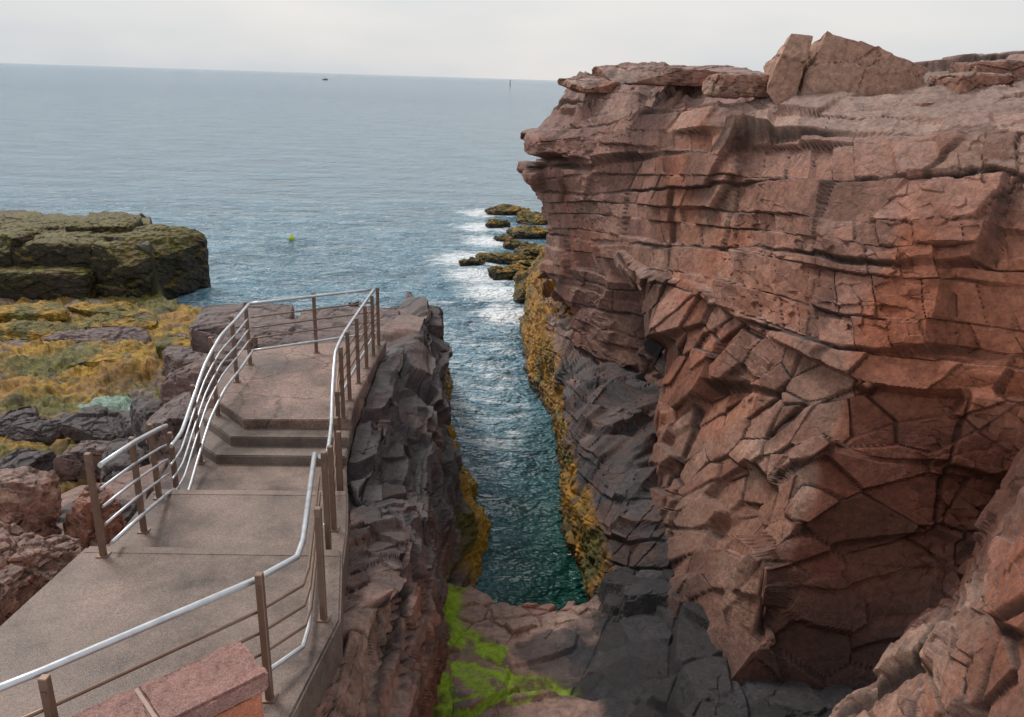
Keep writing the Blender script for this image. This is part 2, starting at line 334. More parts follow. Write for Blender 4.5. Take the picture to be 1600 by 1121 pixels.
rows=[[(p[0]-1.5,p[1],p[2]-.6) for p in top],top,[tuple((np.array(a)*.4+np.array(b)*.6+np.array([.1,0,.75]))) for a,b in zip(top,mid)],mid,
 [tuple((np.array(a)*.5+np.array(b)*.5)) for a,b in zip(mid,bot)],bot,[(p[0]+.1,p[1]+.1,p[2]-1.6) for p in bot]]
nu,nv=680,420
G=surf(rows,nu,nv);P=G.reshape(-1,3);N=smooth_normals(G,(5,10,6),8).reshape(-1,3)
V,cr,r1,r2=rock_vec(P,N,nv,nu,147,1.25,th=.75,ln=1.5,tilt=.26,alpha=.85,fine=.7,dip=(-.1,-.06))
V=V*(.5+.5*sst(P[:,1],3,8))[:,None]*(1-.65*sst(P[:,2],3.9,4.3)*sst(P[:,1],14,15))[:,None]
n=fbm(P*.9,4,28)
wz=1.75+n*1.2
wl=sst(-P[:,2],-wz,-wz+.4)*sst(P[:,1],12.8,14.0)
V=V*(1-.4*wl)[:,None]+N*(wl*(.08+.07*vnoise(P*np.array([7,7,2.0]),2)+.05*vnoise(P*14,3)))[:,None]
Pd=P+V
ex=np.interp(Pd[:,1],[3,4.3,5.6,7.4,8.9,9.8,11,14.1],[-1.5,-1.5,-1.36,-1.68,-2.0,-2.2,-2.3,-2.31])
lv=np.interp(Pd[:,1],[3,6.5,6.7,8.1,8.3,9.6,9.7,14.1],[5.2,5.2,4.9,4.9,4.5,4.5,4.5,4.9])
ins=(Pd[:,1]<14.1)&(Pd[:,0]<ex+.4)
lim=lv-.03-.10*np.abs(vnoise(Pd*3,9))-.25*np.clip((ex+.02-Pd[:,0])/.08,0,1)
Pd[:,2]=np.where(ins,np.minimum(Pd[:,2],lim),Pd[:,2])
Nd=normals(Pd.reshape(nv,nu,3),(5,10,6)).reshape(-1,3)
c=granite_col(Pd,Nd,cr,r1,r2,73)*.85
dk=sst(P[:,1]+n*2.0+(P[:,2]-3)*.8,7.8,10.0)
c=mix(c,SLATE[None,:]*(.35+1.1*r2[:,1:2]),dk*.9)
c=mix(c,BROWN[None,:]*.7,sst(n,.05,.4)*.5)
c=mix(c,RED[None,:]*.4,sst(-P[:,2]+n,-3.2,-1.8)*sst(-P[:,1],-14,-11)*.6)
c=mix(c,GREY[None,:]*.5,dk*sst(Nd[:,2],.7,.95)*.45)
c=mix(c,BLACK[None,:],dk*sst(-P[:,2]+n,-2.6,-1.6)*sst(P[:,1],13,15)*.5)
c=mix(c,BLACK[None,:],cr*.7)
yw=sst(vnoise(P*np.array([1.5,1.5,.6]),9)+n,-.55,.15)
c=mix(c,mix(OLIVE[None,:]*.8,YELL[None,:]*.72,yw),wl*.92)
gg=np.exp(-((P[:,2]-1.0)/.3)**2)*sst(-P[:,1],-13.0,-12.2)*sst(P[:,1],9.2,9.8)*sst(vnoise(P*4,1),-.6,.0)
c=mix(c,GREEN[None,:]*.9,gg)
mk("channel_wall_rock",grid_mesh("channel_wall_rock",Pd,c,np.clip(dk*.65+wl*.1,0,1),nu,nv),ROCK,kind="structure")
# ------------------------------------------------------------ RIGHT BASE LEDGES with rockweed
W=[(3.2,10.6),(2.5,11.3),(1.9,12.2),(1.65,13.4),(1.35,15.7),(1.35,17.8),(1.3,22.2),(.6,25.4),(.5,32.2),(.7,37.7),(1.8,45)]
tz=[.7,.7,.8,1.3,1.7,1.9,2.1,1.9,1.6,1.2,.8];iz=[.9,.9,1.0,1.6,2.1,2.3,2.4,2.3,2.2,1.6,1.0]
r0=[(a-.1,b,-1.6) for a,b in W];r1_=[(a,b,0) for a,b in W]
r2_=[(a+.05,b,t*.6) for (a,b),t in zip(W,tz)];r3_=[(a+.14,b+.05,t) for (a,b),t in zip(W,tz)]
r4_=[(a+.6,b+.15,t) for (a,b),t in zip(W,iz)];r5_=[(a+3.4,b+.3,t+.1) for (a,b),t in zip(W,iz)]
nu,nv=660,320
G=surf([r0,r1_,r2_,r3_,r4_,r5_],nu,nv);P=G.reshape(-1,3);N=smooth_normals(G,(-6,10,9),8).reshape(-1,3)
rowi=np.repeat(np.linspace(0,5,nv),nu)
V,cr,r1,r2=rock_vec(P,N,nv,nu,171,1.0,th=.75,ln=1.3,tilt=.26,fine=.8)
n=fbm(P*.9,4,38);n3=fbm(P*np.array([2.5,2.5,.6]),3,39)
farw=sst(P[:,1],21,25)
wz=1.45+n3*.8+.8*farw
wl=sst(-P[:,2],-wz-.15,-wz+.15)*sst(P[:,1],12.3,13.2)*np.maximum(sst(-rowi-.4*n3,-3.4,-3.0),farw)
V=V*(1-.3*wl)[:,None]+N*(wl*(.05+.06*vnoise(P*np.array([9,9,1.5]),2)+.04*vnoise(P*15,3)))[:,None]
Pd=P+V;Nd=normals(Pd.reshape(nv,nu,3),(-6,10,9)).reshape(-1,3)
c=granite_col(Pd,Nd,cr,r1,r2,83)*.8
c=mix(c,SLATE[None,:]*(.25+.9*r2[:,1:2]),.9*sst(n,-.8,-.1)*sst(-P[:,1]+n*3,-24,-20))
c=mix(c,BROWN[None,:]*.6,sst(n3+.4*(r1[:,2]-.5),.0,.3)*.6)
c=mix(c,GREY[None,:]*.45,sst(Nd[:,2],.75,.95)*.3)
c=mix(c,BLACK[None,:],cr*.75)
wcol=mix(OLIVE[None,:]*.8,A(.46,.22,.02)[None,:]*.72,sst(n3+n,-.55,.1))*(.6+.8*sst(vnoise(P*np.array([12,12,3]),5),-.5,.5))[:,None]
c=mix(c,wcol,wl*.92)
c=mix(c,BLACK[None,:],sst(-P[:,2],-.35,-.1)*.7)
mk("tidal_ledge",grid_mesh("tidal_ledge",Pd,c,np.clip(.65-wl*.3,0,1)+0*n,nu,nv),ROCK,kind="structure")
# ------------------------------------------------------------ LEFT SHORE TERRAIN
nu,nv=540,640
v=np.linspace(0,1,nv);Yv=3.0*(46/3.0)**v
u=np.linspace(0,1,nu)
Yg=np.repeat(Yv[:,None],nu,1);Xg=-1.9-u[None,:]*(5.5+Yg*.78)
P=np.stack([Xg.ravel(),Yg.ravel(),np.zeros(Xg.size)],1);x,y=P[:,0],P[:,1]
dx=np.maximum(-4.4-x,0)
w=np.interp(y,[4,8,12,16,20],[3.2,2.4,1.4,1.5,1.5])
tp=np.interp(y,[3,6,8,10,12,14,16,18,19.5,22],[5.3,5.0,4.5,4.1,4.5,4.6,4.45,4.2,3.2,.5])
sh=np.interp(y,[4,8,12,16,22,30,33],[3.6,2.7,1.9,1.45,1.1,.6,.5])
z=sh+(tp-sh)*np.exp(-(dx/w)**2)
z+=1.2*np.exp(-((x+6.9)/1.5)**2-((y-17.8)/1.6)**2)+.6*np.exp(-((x+9.3)/3)**2-((y-21.5)/1.5)**2)+.4*np.exp(-((x+14)/3)**2-((y-23)/1.5)**2)
P[:,2]=z
n=fbm(P*.5,4,48);nf=fbm(P*F3*2.0,4,49)
xe=-x-.42*(y-31.7)
blk=sst(xe,14.4,14.7)*sst(y+.5*n,32.4,32.8)*sst(-y,-41,-39)
UP=np.tile(np.array([0,0,1.]),(len(P),1))
V,cr,r1,r2=rock_vec(P,UP,nv,nu,211,.8,flat=True,sc=1.2,alpha=.8,tilt=.10,fine=.6)
wm=sst(-(z+n*.7),-2.8,-1.9)*(1-blk*.4)
z=z+V[:,2]*(1-.35*wm)*(1-.4*sst(y,24,28))
z=z+blk*(1.9+.35*r1[:,0])
z=z+wm*(.12*vnoise(P*F3*2.2,3)+.07*vnoise(P*F3*6,4)+.03*vnoise(P*F3*15,4))
Yc=np.interp(x,[-40,-15.5,-13.5,-10,-7,-4,-2.5],[41,41,31.5,27.5,24.0,20.5,19])+n*1.5
dr=sst(y-Yc,0,.7);dr=np.maximum(dr,sst(-xe,-14.4,-13.9)*sst(y,31.5,32.5));z=z*(1-dr)-1.8*dr
lev=np.interp(y,[3,6.55,6.6,8.1,8.15,14.2],[5.2,5.2,4.9,4.9,4.5,4.5])
inx=sst(x,-4.6,-4.4)*sst(-y,-14.3,-13.9)
inx=np.where((y<6.2)&(x>-6+.4*(y-3)),1,inx)
z=np.where(inx>.5,np.minimum(z,lev-.25),z)
P[:,2]=z
Nd=normals(P.reshape(nv,nu,3),CAMP).reshape(-1,3)
c=granite_col(P,Nd,cr,r1,r2,93)*.9
c=mix(c,SLATE[None,:]*1.5,sst(y+n*3,8.5,11)*sst(-y,-16,-14)*.8)
c=mix(c,GREY[None,:]*.6,sst(y+n*3,14,16)*.55)
yw=sst(fbm(P*F3*.7,4,66)+.2*(r1[:,3]-.5),-.3,.15)
wc=mix(OLIVE[None,:]*1.1,YELL[None,:]*.68,yw)
wc=mix(wc,A(.24,.11,.03)[None,:],sst(fbm(P*F3*.9,3,67),.05,.35)*.55)
wc=wc*(.65+.65*sst(vnoise(P*F3*9,77),-.6,.6))[:,None]
wm2=sst(-(z+n*.6),-3.1,-2.3)*sst(y+.5*(x+8),10,12.5)
bare=sst(r1[:,1]+nf*.5,.86,.98)*sst(y,15,18)
c=mix(c,wc,np.clip(wm2*.97*(1-.85*bare),0,1))
c=mix(c,mix(OLIVE[None,:]*1.1,GREY[None,:]*.35,sst(nf,0,.3)),blk*.85)
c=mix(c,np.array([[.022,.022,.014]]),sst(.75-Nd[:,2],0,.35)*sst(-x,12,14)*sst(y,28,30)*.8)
c=mix(c,np.array([[.02,.02,.010]]),sst(-nf,.2,.5)*wm2*.5)
pool=np.exp(-((x+9.8)/1.3)**2-((y-18.8+.2*nf)/.55)**2)
c=mix(c,np.array([[.25,.37,.29]]),sst(pool,.4,.5))
mk("shore_terrain",grid_mesh("shore_terrain",P,c,.25+.1*wm2+.5*sst(pool,.4,.5),nu,nv),ROCK,kind="structure")
# ------------------------------------------------------------ free rocks
def rock(name,ctr,size,seed,rot=0,pal='pink',n=34,power=4.,k=.25,cell=None,chop=9,cd=.78,**props):
    bm=bmesh.new();bmesh.ops.create_cube(bm,size=2);bmesh.ops.subdivide_edges(bm,edges=bm.edges[:],cuts=n,use_grid_fill=True)
    me=bpy.data.meshes.new(name);bm.to_mesh(me);bm.free()
    V=np.zeros(len(me.vertices)*3);me.vertices.foreach_get("co",V);V=V.reshape(-1,3)
    r=(np.abs(V)**power).sum(1)**(1/power);D=V/r[:,None]
    rs=np.random.RandomState(seed)
    for _ in range(chop):
        pn=rs.normal(size=3);pn/=np.linalg.norm(pn);dd=rs.uniform(cd,cd+.22)
        over=np.maximum((D*pn).sum(1)-dd,0);D=D-over[:,None]*pn
    S=D*np.array(size);a=rad(rot);S=np.stack([S[:,0]*math.cos(a)-S[:,1]*math.sin(a),S[:,0]*math.sin(a)+S[:,1]*math.cos(a),S[:,2]],1)
    Nn=D/np.linalg.norm(D,axis=1,keepdims=True)
    if power>7:
        Nn=np.sign(V)*np.abs(V)**8;Nn/=np.linalg.norm(Nn,axis=1,keepdims=True)
    sc=cell or min(size)
    Q=S/sc+seed*7.7
    _,c1,q1,k1=blocks(Q,(1.4,1.4,.7),seed,0,0,(.1,.05),.1,.035);_,c2,q2,k2=blocks(Q*2.3,(1,1,.6),seed+5,0,0,(0,0),.1,.06)
    fk=(np.argmax(np.abs(Nn),1)*31)
    W=planar(S,Nn,k1+fk,q1,.35,.28*sc*k*2,.12,.3*sc);W=W+planar(S+W,Nn,k2+fk,q2,.4,.12*sc*k*2,.12,.1*sc)
    h=(-c1*.07-c2*.03+fbm(Q*3,4,seed)*.08)*sc*k*2
    Pp=S+W+Nn*h[:,None]+np.array(ctr)
    me.vertices.foreach_set("co",(Pp-np.array(ctr)).ravel());me.update()
    nn=np.zeros(len(me.vertices)*3);me.vertices.foreach_get("normal",nn);nn=nn.reshape(-1,3)
    c=granite_col(Pp,nn,np.maximum(c1*.8,c2*.4),q1,q2,seed)
    wet=.1;one=np.ones(len(Pp))
    if pal=='dark': c=mix(c,SLATE[None,:]*(.6+.8*q2[:,1:2]),.85*one);wet=.4
    if pal=='grey': c=mix(c*.8,SLATE[None,:]*1.8,.5*one);wet=.25
    if pal in('weed','moss','surf'):
        q=fbm(Pp*1.3,4,seed+9);kk={'weed':.7,'moss':.24,'surf':.55}[pal]
        c=mix(c*.35,mix(OLIVE[None,:]*(.7 if pal=='surf' else 1),YELL[None,:]*kk,sst(q+.15*nn[:,2],-.1,.4)),sst(fbm(Pp*.9,3,seed)+nn[:,2]*.5,-.4,.1)*.92)
        wet=.35
        c=c*(.65+.7*sst(vnoise(Pp*8,7),-.5,.5))[:,None]
        if pal=='moss':
            c=mix(c,A(.13,.12,.05)[None,:],sst(nn[:,2],.7,.95)*sst(q,-.2,.3)*.6)
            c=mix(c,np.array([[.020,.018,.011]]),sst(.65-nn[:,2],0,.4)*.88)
        c=mix(c,BLACK[None,:],sst(-(Pp[:,2]),-.3,0)*.7)
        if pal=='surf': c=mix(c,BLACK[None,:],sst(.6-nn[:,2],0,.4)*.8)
    setcol(me,c,np.full(len(Pp),wet));me.polygons.foreach_set("use_smooth",np.full(len(me.polygons),False))
    o=mk(name,me,ROCK,**props);o.location=ctr
    return o
def lab(l,c,g=None):
    d=dict(label=l,category=c)
    if g:d['group']=g
    return d
G1="seaweed covered rocks in the surf"
for i,(x,y,sx,sy,sz,ro) in enumerate([(-.7,60.5,1.6,1.4,.32,5),(-1.3,54.5,.8,.6,.25,20),(-.8,49.5,.5,.5,.22,0),(.8,51.5,1.3,1.5,.4,10),(-.5,43.6,1.7,.8,.28,-8),(1.2,45,1.2,1.3,.5,0),(-.1,40.2,1.2,.9,.32,12),(1.5,57,1.4,1.6,.5,0),(1.0,36.5,1.1,1.8,.7,0),(-2.2,42.4,.8,.35,.16,10),(.3,47.5,1.0,.7,.28,-5),(.8,41.5,1.0,.8,.5,8)]):
    rock("ledge_rock",(x,y,.08),(sx,sy,sz),300+i,ro,'surf',48,7,.9,.5,6,**lab("low rock ledge covered in yellow brown seaweed in the surf","rock",G1))
G2="mossy blocks of the flat topped headland"
for i,(x,y,z,sx,sy,sz,ro) in enumerate([(-16.2,34.2,1.1,1.6,2.4,1.65,-22),(-18.9,34.0,1.15,1.7,2.1,1.6,3),(-22.0,34.0,1.1,1.9,2.2,1.8,-4),(-25.2,34.0,1.25,2.0,2.2,1.75,3),(-19.6,32.0,.6,2.5,1.0,1.1,3),(-24.0,31.4,.7,2.4,1.2,1.25,-2),(-16.6,32.3,.3,1.2,.6,.7,-12),(-18.2,35.4,2.5,1.3,1.2,.5,10)]):
    rock("headland_block",(x,y,z),(sx,sy,sz),350+i,ro,'moss',64,14,.34,.75,3,.98,**lab("big dark squared rock block with mossy flat top","rock",G2))
G3="seaweed and rock slabs on the shore"
for i,(x,y,z,sx,sy,sz,ro,pl) in enumerate([(-13.4,24.8,1.0,1.6,.7,.35,8,'grey'),(-10.2,24.4,1.0,1.2,.7,.35,-8,'grey'),(-16.5,25.5,.9,1.3,.8,.4,0,'weed'),(-14.2,27.5,.7,1.5,.8,.4,12,'weed'),(-11.3,27.5,.5,1.2,.7,.35,-5,'weed'),(-12.0,22.0,1.2,1.3,.7,.4,15,'weed'),(-18.0,28.2,.7,1.8,.8,.4,0,'weed'),(-9.0,22.0,1.7,1.2,.6,.45,10,'weed'),(-9.3,16.6,1.6,.8,.6,.4,-12,'dark'),(-7.6,15.6,2.0,.8,.6,.5,20,'dark'),(-10.9,16.9,1.35,.6,.4,.3,5,'dark'),(-8.3,19.6,2.2,.8,.7,.4,10,'grey'),(-12.5,20.6,1.15,1.2,.35,.2,4,'grey'),(-16.0,23.0,1.0,1.5,.7,.35,6,'grey'),(-15.5,29.5,.5,1.6,.7,.35,-6,'weed'),(-11.9,17.6,1.3,.5,.4,.3,40,'dark'),(-8.4,14.4,2.0,.6,.5,.45,30,'grey'),(-9.6,14.2,1.8,.5,.45,.4,-20,'dark')]):
    rock("shore_slab",(x,y,z),(sx,sy,sz),380+i,ro,pl,40,8,.4,.5,8,.72,**lab({'grey':"flat pinkish grey granite slab on the shore",'weed':"low rock slab covered with golden seaweed on the shore",'dark':"dark wet angular rock beside the tide pool"}[pl],"rock",G3))
def hullrock(name,pts,seed,**props):
    bm=bmesh.new();ctr=np.mean(np.array(pts),0)
    for p in pts: bm.verts.new(np.array(p)-ctr)
    r=bmesh.ops.convex_hull(bm,input=bm.verts[:])
    bmesh.ops.triangulate(bm,faces=bm.faces[:])
    for _ in range(5):
        bmesh.ops.subdivide_edges(bm,edges=[e for e in bm.edges if e.calc_length()>.07],cuts=1)
        bmesh.ops.triangulate(bm,faces=bm.faces[:])
    me=bpy.data.meshes.new(name);bm.normal_update();bm.to_mesh(me);bm.free()
    V=np.zeros(len(me.vertices)*3);me.vertices.foreach_get("co",V);V=V.reshape(-1,3)
    nn=np.zeros(len(me.vertices)*3);me.vertices.foreach_get("normal",nn);nn=nn.reshape(-1,3)
    Q=V+seed;h1,c1,q1,_=blocks(Q,(1.6,1.6,1.0),seed,.06,.1,(0,0),.3,.02);h2,c2,q2,_=blocks(Q*2.6,(1,1,.7),seed+5,.03,.04,(0,0),.3,.05)
    V2=V+nn*(h1+h2-c1*.05+fbm(Q*2,5,seed)*.05)[:,None]
    me.vertices.foreach_set("co",V2.ravel());me.update()
    c=granite_col(V2+ctr,nn,np.maximum(c1*.7,c2*.3),q1,q2,seed);c=mix(c,SALM[None,:]*1.08,.55*np.ones(len(c)))
    setcol(me,c,np.zeros(len(c)))
    o=mk(name,me,ROCK,**props);o.location=ctr;return o
hullrock("boulder",[(5.25,15.9,9.0),(5.42,15.9,9.9),(5.6,16.0,10.52),(6.3,16.0,10.35),(6.9,16.0,10.12),(7.6,16.1,9.9),(7.3,15.8,9.2),(6.3,15.6,8.95),(5.6,17.2,10.2),(7.4,17.4,9.7),(5.4,17.2,9.0),(7.3,17.2,9.0)],411,**lab("large pale pink angular boulder perched on the cliff top","boulder"))
hullrock("boulder",[(4.62,16.0,9.4),(4.75,16.0,9.9),(5.0,16.1,10.4),(5.36,16.1,10.38),(5.22,15.95,9.1),(4.85,15.9,9.1),(4.8,17,9.9),(5.4,17,10.1),(5.2,16.9,9.0)],412,**lab("narrow upright slab of pink granite leaning on a larger boulder","boulder"))
for i,(x,y,z,sx,sy,sz,ro) in enumerate([(7.7,14.6,9.45,.55,.5,.35,10),(8.6,15.2,9.75,.8,.6,.28,-10),(7.0,14.4,9.05,.5,.45,.28,25),(9.6,14.0,9.8,.7,.8,.3,0),(4.6,16.8,9.5,.9,.5,.22,12),(3.4,20.2,9.65,1.6,.8,.2,20),(2.2,23.4,9.35,1.0,.8,.2,30)]):
    rock("boulder",(x,y,z),(sx,sy,sz),450+i,ro,'pink',34,9,.22,.5,4,**lab("angular red granite block lying on the cliff top","boulder","loose blocks on the cliff top"))
rock("boulder",(-2.3,18.2,3.2),(.65,.8,1.0),470,8,'dark',44,12,.2,.6,3,.95,**lab("dark squared rock block below the end of the platform","boulder"))
for i,(x,y,z,sx,sy,sz,ro,pl) in enumerate([(-5.4,12.3,3.6,.75,1.0,.9,20,'grey'),(-5.4,14.0,3.9,.8,.9,.8,-15,'grey'),(-6.0,13.6,3.0,.8,.8,.8,40,'dark'),(-5.3,10.4,3.2,.8,.7,.6,10,'dark'),(-6.3,11.2,2.5,1.0,.9,.5,-20,'grey'),(-5.1,8.6,3.9,.7,.7,.5,30,'dark'),(-7.2,9.5,2.9,.9,.8,.5,10,'grey'),(-6.7,12.9,2.5,.7,.7,.5,0,'dark'),(-7.6,11.2,2.3,.8,.7,.45,15,'dark')]):
    rock("boulder",(x,y,z),(sx,sy,sz),500+i,ro,pl,40,8,.35,.5,9,.68,**lab("angular "+("dark wet" if pl=='dark' else "grey pink")+" granite boulder beside the walkway","boulder","boulders beside the walkway"))
for i,(x,y,z,sx,sy,sz,ro) in enumerate([(-5.0,6.9,4.6,.5,.7,.75,15),(-5.6,7.8,4.4,.6,.6,.85,-20),(-4.7,8.0,4.5,.4,.5,.8,35),(-4.85,5.7,4.95,.5,.6,.5,0),(-6.2,7.0,4.4,.7,.9,.85,10),(-4.6,6.9,4.6,.3,.5,.6,50),(-5.9,6.0,4.7,.6,.5,.6,-30),(-4.5,6.1,4.85,.3,.45,.5,12)]):
    rock("boulder",(x,y,z),(sx,sy,sz),600+i,ro,'pink',52,10,.6,.28,16,.55,**lab("fractured red pink granite boulder at the walkway edge","boulder","red boulders at the walkway edge"))
for i,(x,y,z,sx,sy,sz,ro) in enumerate([(-4.4,15.4,4.3,1.5,1.0,.36,-10),(-3.4,16.8,4.1,.9,.9,.4,5),(-5.8,16.6,4.1,1.0,1.0,.42,12)]):
    rock("rock_slab",(x,y,z),(sx,sy,sz),650+i,ro,'grey',44,12,.16,.6,3,**lab("flat weathered granite slab behind the viewing platform railing","rock","slabs behind the platform"))
# ------------------------------------------------------------ WALKWAY
def prism(name,poly,z0,z1,mat,parent=None,bev=.012,**props):
    bm=bmesh.new();f=bm.faces.new([bm.verts.new((p[0],p[1],z1)) for p in poly])
    r=bmesh.ops.extrude_face_region(bm,geom=[f]);vs=[e for e in r['geom'] if isinstance(e,bmesh.types.BMVert)]
    for v_ in vs: v_.co.z=z0
    bmesh.ops.recalc_face_normals(bm,faces=bm.faces[:])
    if bev: bmesh.ops.bevel(bm,geom=[e for e in bm.edges if all(v_.co.z>z1-1e-4 for v_ in e.verts)],offset=bev,segments=2,affect='EDGES')
    me=bpy.data.meshes.new(name);bm.to_mesh(me);bm.free()
    return mk(name,me,mat,parent,**props)
prism("walkway",[(-7,2.0),(-1.5,2.0),(-1.5,4.3),(-1.36,5.6),(-1.56,6.62),(-3.98,6.55),(-4.1,5.2),(-6.0,3.4),(-7,3.2)],4.75,5.2,CONC,bev=.02,kind="structure")
prism("walkway",[(-3.97,6.56),(-1.57,6.63),(-1.68,7.4),(-1.84,8.22),(-4.05,8.12)],4.4,4.95,CONC2,bev=.02,kind="structure")
prism("walkway",[(-4.04,8.13),(-1.85,8.23),(-2.0,8.9),(-2.2,9.8),(-2.3,10.9),(-4.4,10.9),(-4.25,9.4)],4.1,4.5,CONC,kind="structure")
prism("path_edging",[(-3.94,6.45),(-1.575,6.52),(-1.585,6.63),(-3.94,6.56)],5.19,5.205,NOSE,bev=.004,kind="structure")
prism("path_edging",[(-4.01,8.02),(-1.845,8.12),(-1.86,8.23),(-4.01,8.13)],4.94,4.955,NOSE,bev=.004,kind="structure")
st=bpy.data.objects.new("stone_steps",None);COL.objects.link(st);st.location=(-3.2,10,4.5)
for k_,v_ in lab("three grey concrete steps with an angled corner up to the platform","steps").items(): st[k_]=v_
def tread(pts,z0,z1,mat):
    o=prism("step",[(a+3.2,b-10) for a,b in pts],z0-4.5,z1-4.5,mat,st,.015);return o
tread([(-3.92,9.68),(-2.19,9.76),(-2.31,10.95),(-4.5,10.95),(-4.48,10.21)],4.5,4.63,RISER)
tread([(-3.82,9.98),(-2.21,10.06),(-2.31,11.0),(-4.47,11.0),(-4.42,10.6)],4.63,4.765,RISER)
prism("viewing_platform",[(-3.72,10.26),(-2.24,10.38),(-2.31,11.0),(-2.31,13.95),(-3.4,13.75),(-4.75,13.2),(-4.5,11.0),(-4.35,10.95)],4.5,4.9,PLAT,kind="structure")
# ------------------------------------------------------------ RAILINGS
def tube_mesh(name,pts,r,seg=10):
    pts=[Vector(p) for p in pts];vs=[];fs=[]
    for i,p in enumerate(pts):
        d=((pts[min(i+1,len(pts)-1)]-p).normalized()+(p-pts[max(i-1,0)]).normalized())
        d.normalize();s=d.cross(Vector((0,0,1))).normalized();t=s.cross(d).normalized()
        for k in range(seg):
            a=2*math.pi*k/seg;vs.append(p+s*math.cos(a)*r+t*math.sin(a)*r)
    for i in range(len(pts)-1):
        for k in range(seg):
            a=i*seg+k;b=i*seg+(k+1)%seg;fs.append((a,b,b+seg,a+seg))
    fs.append(tuple(range(seg))[::-1]);fs.append(tuple((len(pts)-1)*seg+k for k in range(seg)))
    me=bpy.data.meshes.new(name);me.from_pydata([tuple(v) for v in vs],[],fs);me.update()
    for p in me.polygons: p.use_smooth=len(p.vertices)==4
    return me
def smooth_path(pts,n=5):
    out=[]
    P_=[np.array(p,float) for p in pts]
    for i in range(len(P_)-1):
        p0=P_[max(i-1,0)];p1=P_[i];p2=P_[i+1];p3=P_[min(i+2,len(P_)-1)]
        for k in range(n):
            f=k/n;q=.5*((2*p1)+(-p0+p2)*f+(2*p0-5*p1+4*p2-p3)*f*f+(-p0+3*p1-3*p2+p3)*f**3)
            out.append(q*.6+(p1*(1-f)+p2*f)*.4)
    out.append(P_[-1]);return out
def post_mesh(h,w=.052):
    bm=bmesh.new();bmesh.ops.create_cube(bm,size=1)
    for v_ in bm.verts: v_.co=Vector((v_.co.x*w,v_.co.y*w,(v_.co.z+.5)*h))
    bmesh.ops.bevel(bm,geom=bm.edges[:],offset=.005,segments=1,affect='EDGES')
    for sz,z in (((.10,.10,.012),.006),((.03,.07,.012),h-.09)):
        r=bmesh.ops.create_cube(bm,size=1)
        for v_ in r['verts']: v_.co=Vector((v_.co.x*sz[0],v_.co.y*sz[1],v_.co.z*sz[2]+z))
    me=bpy.data.meshes.new("post");bm.to_mesh(me);bm.free();return me
def railing(label,rail,posts,offs=(-.24,-.42,-.60),bottom=-.80,inner=(0,0),smooth=True,bar=None):
    base=np.array(posts[0][:3],float)
    e=bpy.data.objects.new("railing",None);COL.objects.link(e);e.location=base
    e["label"]=label;e["category"]="railing"
    pts=smooth_path(rail) if smooth else [np.array(p,float) for p in rail]
    loc=[p-base for p in pts]
    mk("handrail",tube_mesh("handrail",loc,.024,12),STEEL,e)
    o2=np.array([inner[0],inner[1],0.])
    for d in offs: mk("rail_bar",tube_mesh("rail_bar",[p+np.array([0,0,d])-o2 for p in loc],.014,8),bar or BRONZE,e)
    if bottom: mk("rail_bar",tube_mesh("rail_bar",[p+np.array([0,0,bottom]) for p in loc],.020,10),STEEL,e,label="silver lower rail tube")
    for (x,y,z0,z1) in posts:
        o=mk("post",post_mesh(z1-z0),BRONZE,e);o.location=(x-base[0],y-base[1],z0-base[2])
railing("long bronze and steel railing along the lower walkway landing",
 [(-2.85,3.42,6.28),(-2.62,3.70,6.24),(-1.74,4.72,6.17),(-1.54,5.10,6.12),(-1.56,5.35,6.1),(-1.86,6.95,6.05)],
 [(-2.58,3.66,5.2,6.24),(-1.68,4.68,5.2,6.26),(-1.50,5.60,5.2,6.25),(-1.76,6.9,4.95,6.1)],inner=(-.03,0),smooth=False)
railing("bronze and steel railing beside the steps and platform over the inlet",
 [(-1.9,7.3,5.85),(-2.0,8.0,5.55),(-2.16,8.9,5.48),(-2.32,9.7,5.58),(-2.42,10.4,5.88),(-2.45,11.1,5.93),(-2.46,12.0,5.93),(-2.46,13.7,5.93)],
 [(-1.82,7.4,4.95,5.92),(-1.95,8.35,4.5,5.65),(-2.1,8.9,4.5,5.58),(-2.26,9.7,4.5,5.6),(-2.36,10.45,4.9,5.95),(-2.40,11.1,4.9,5.97),(-2.40,11.8,4.9,5.97),(-2.40,12.5,4.9,5.97),(-2.40,13.15,4.9,5.97),(-2.40,13.7,4.9,5.97)],inner=(-.03,0))
railing("bronze and steel railing closing the seaward end of the platform",
 [(-4.28,12.55,5.93),(-3.4,13.12,5.93),(-2.52,13.68,5.93)],[(-3.4,13.2,4.9,5.97)],inner=(0,-.03))
railing("curved bronze and steel railing beside the platform and steps",
 [(-4.28,12.5,5.93),(-4.2,11.7,5.93),(-4.17,10.9,5.9),(-4.15,10.2,5.72),(-4.05,9.4,5.48),(-3.92,8.75,5.40),(-3.86,8.3,5.42)],
 [(-4.33,12.5,4.9,5.97),(-4.28,11.7,4.9,5.97),(-4.24,10.7,4.63,5.95),(-4.14,9.7,4.5,5.62),(-3.95,8.5,4.5,5.5)],inner=(.03,0),bar=STEEL)
railing("short bronze and steel railing at the edge of the landing",
 [(-3.66,6.45,6.12),(-3.70,7.2,6.0),(-3.82,8.0,5.78),(-3.84,8.2,5.72)],
 [(-3.74,6.42,5.2,6.25),(-3.76,7.25,4.95,6.02),(-3.9,7.95,4.95,5.85)],inner=(.03,0),smooth=False,bar=STEEL)
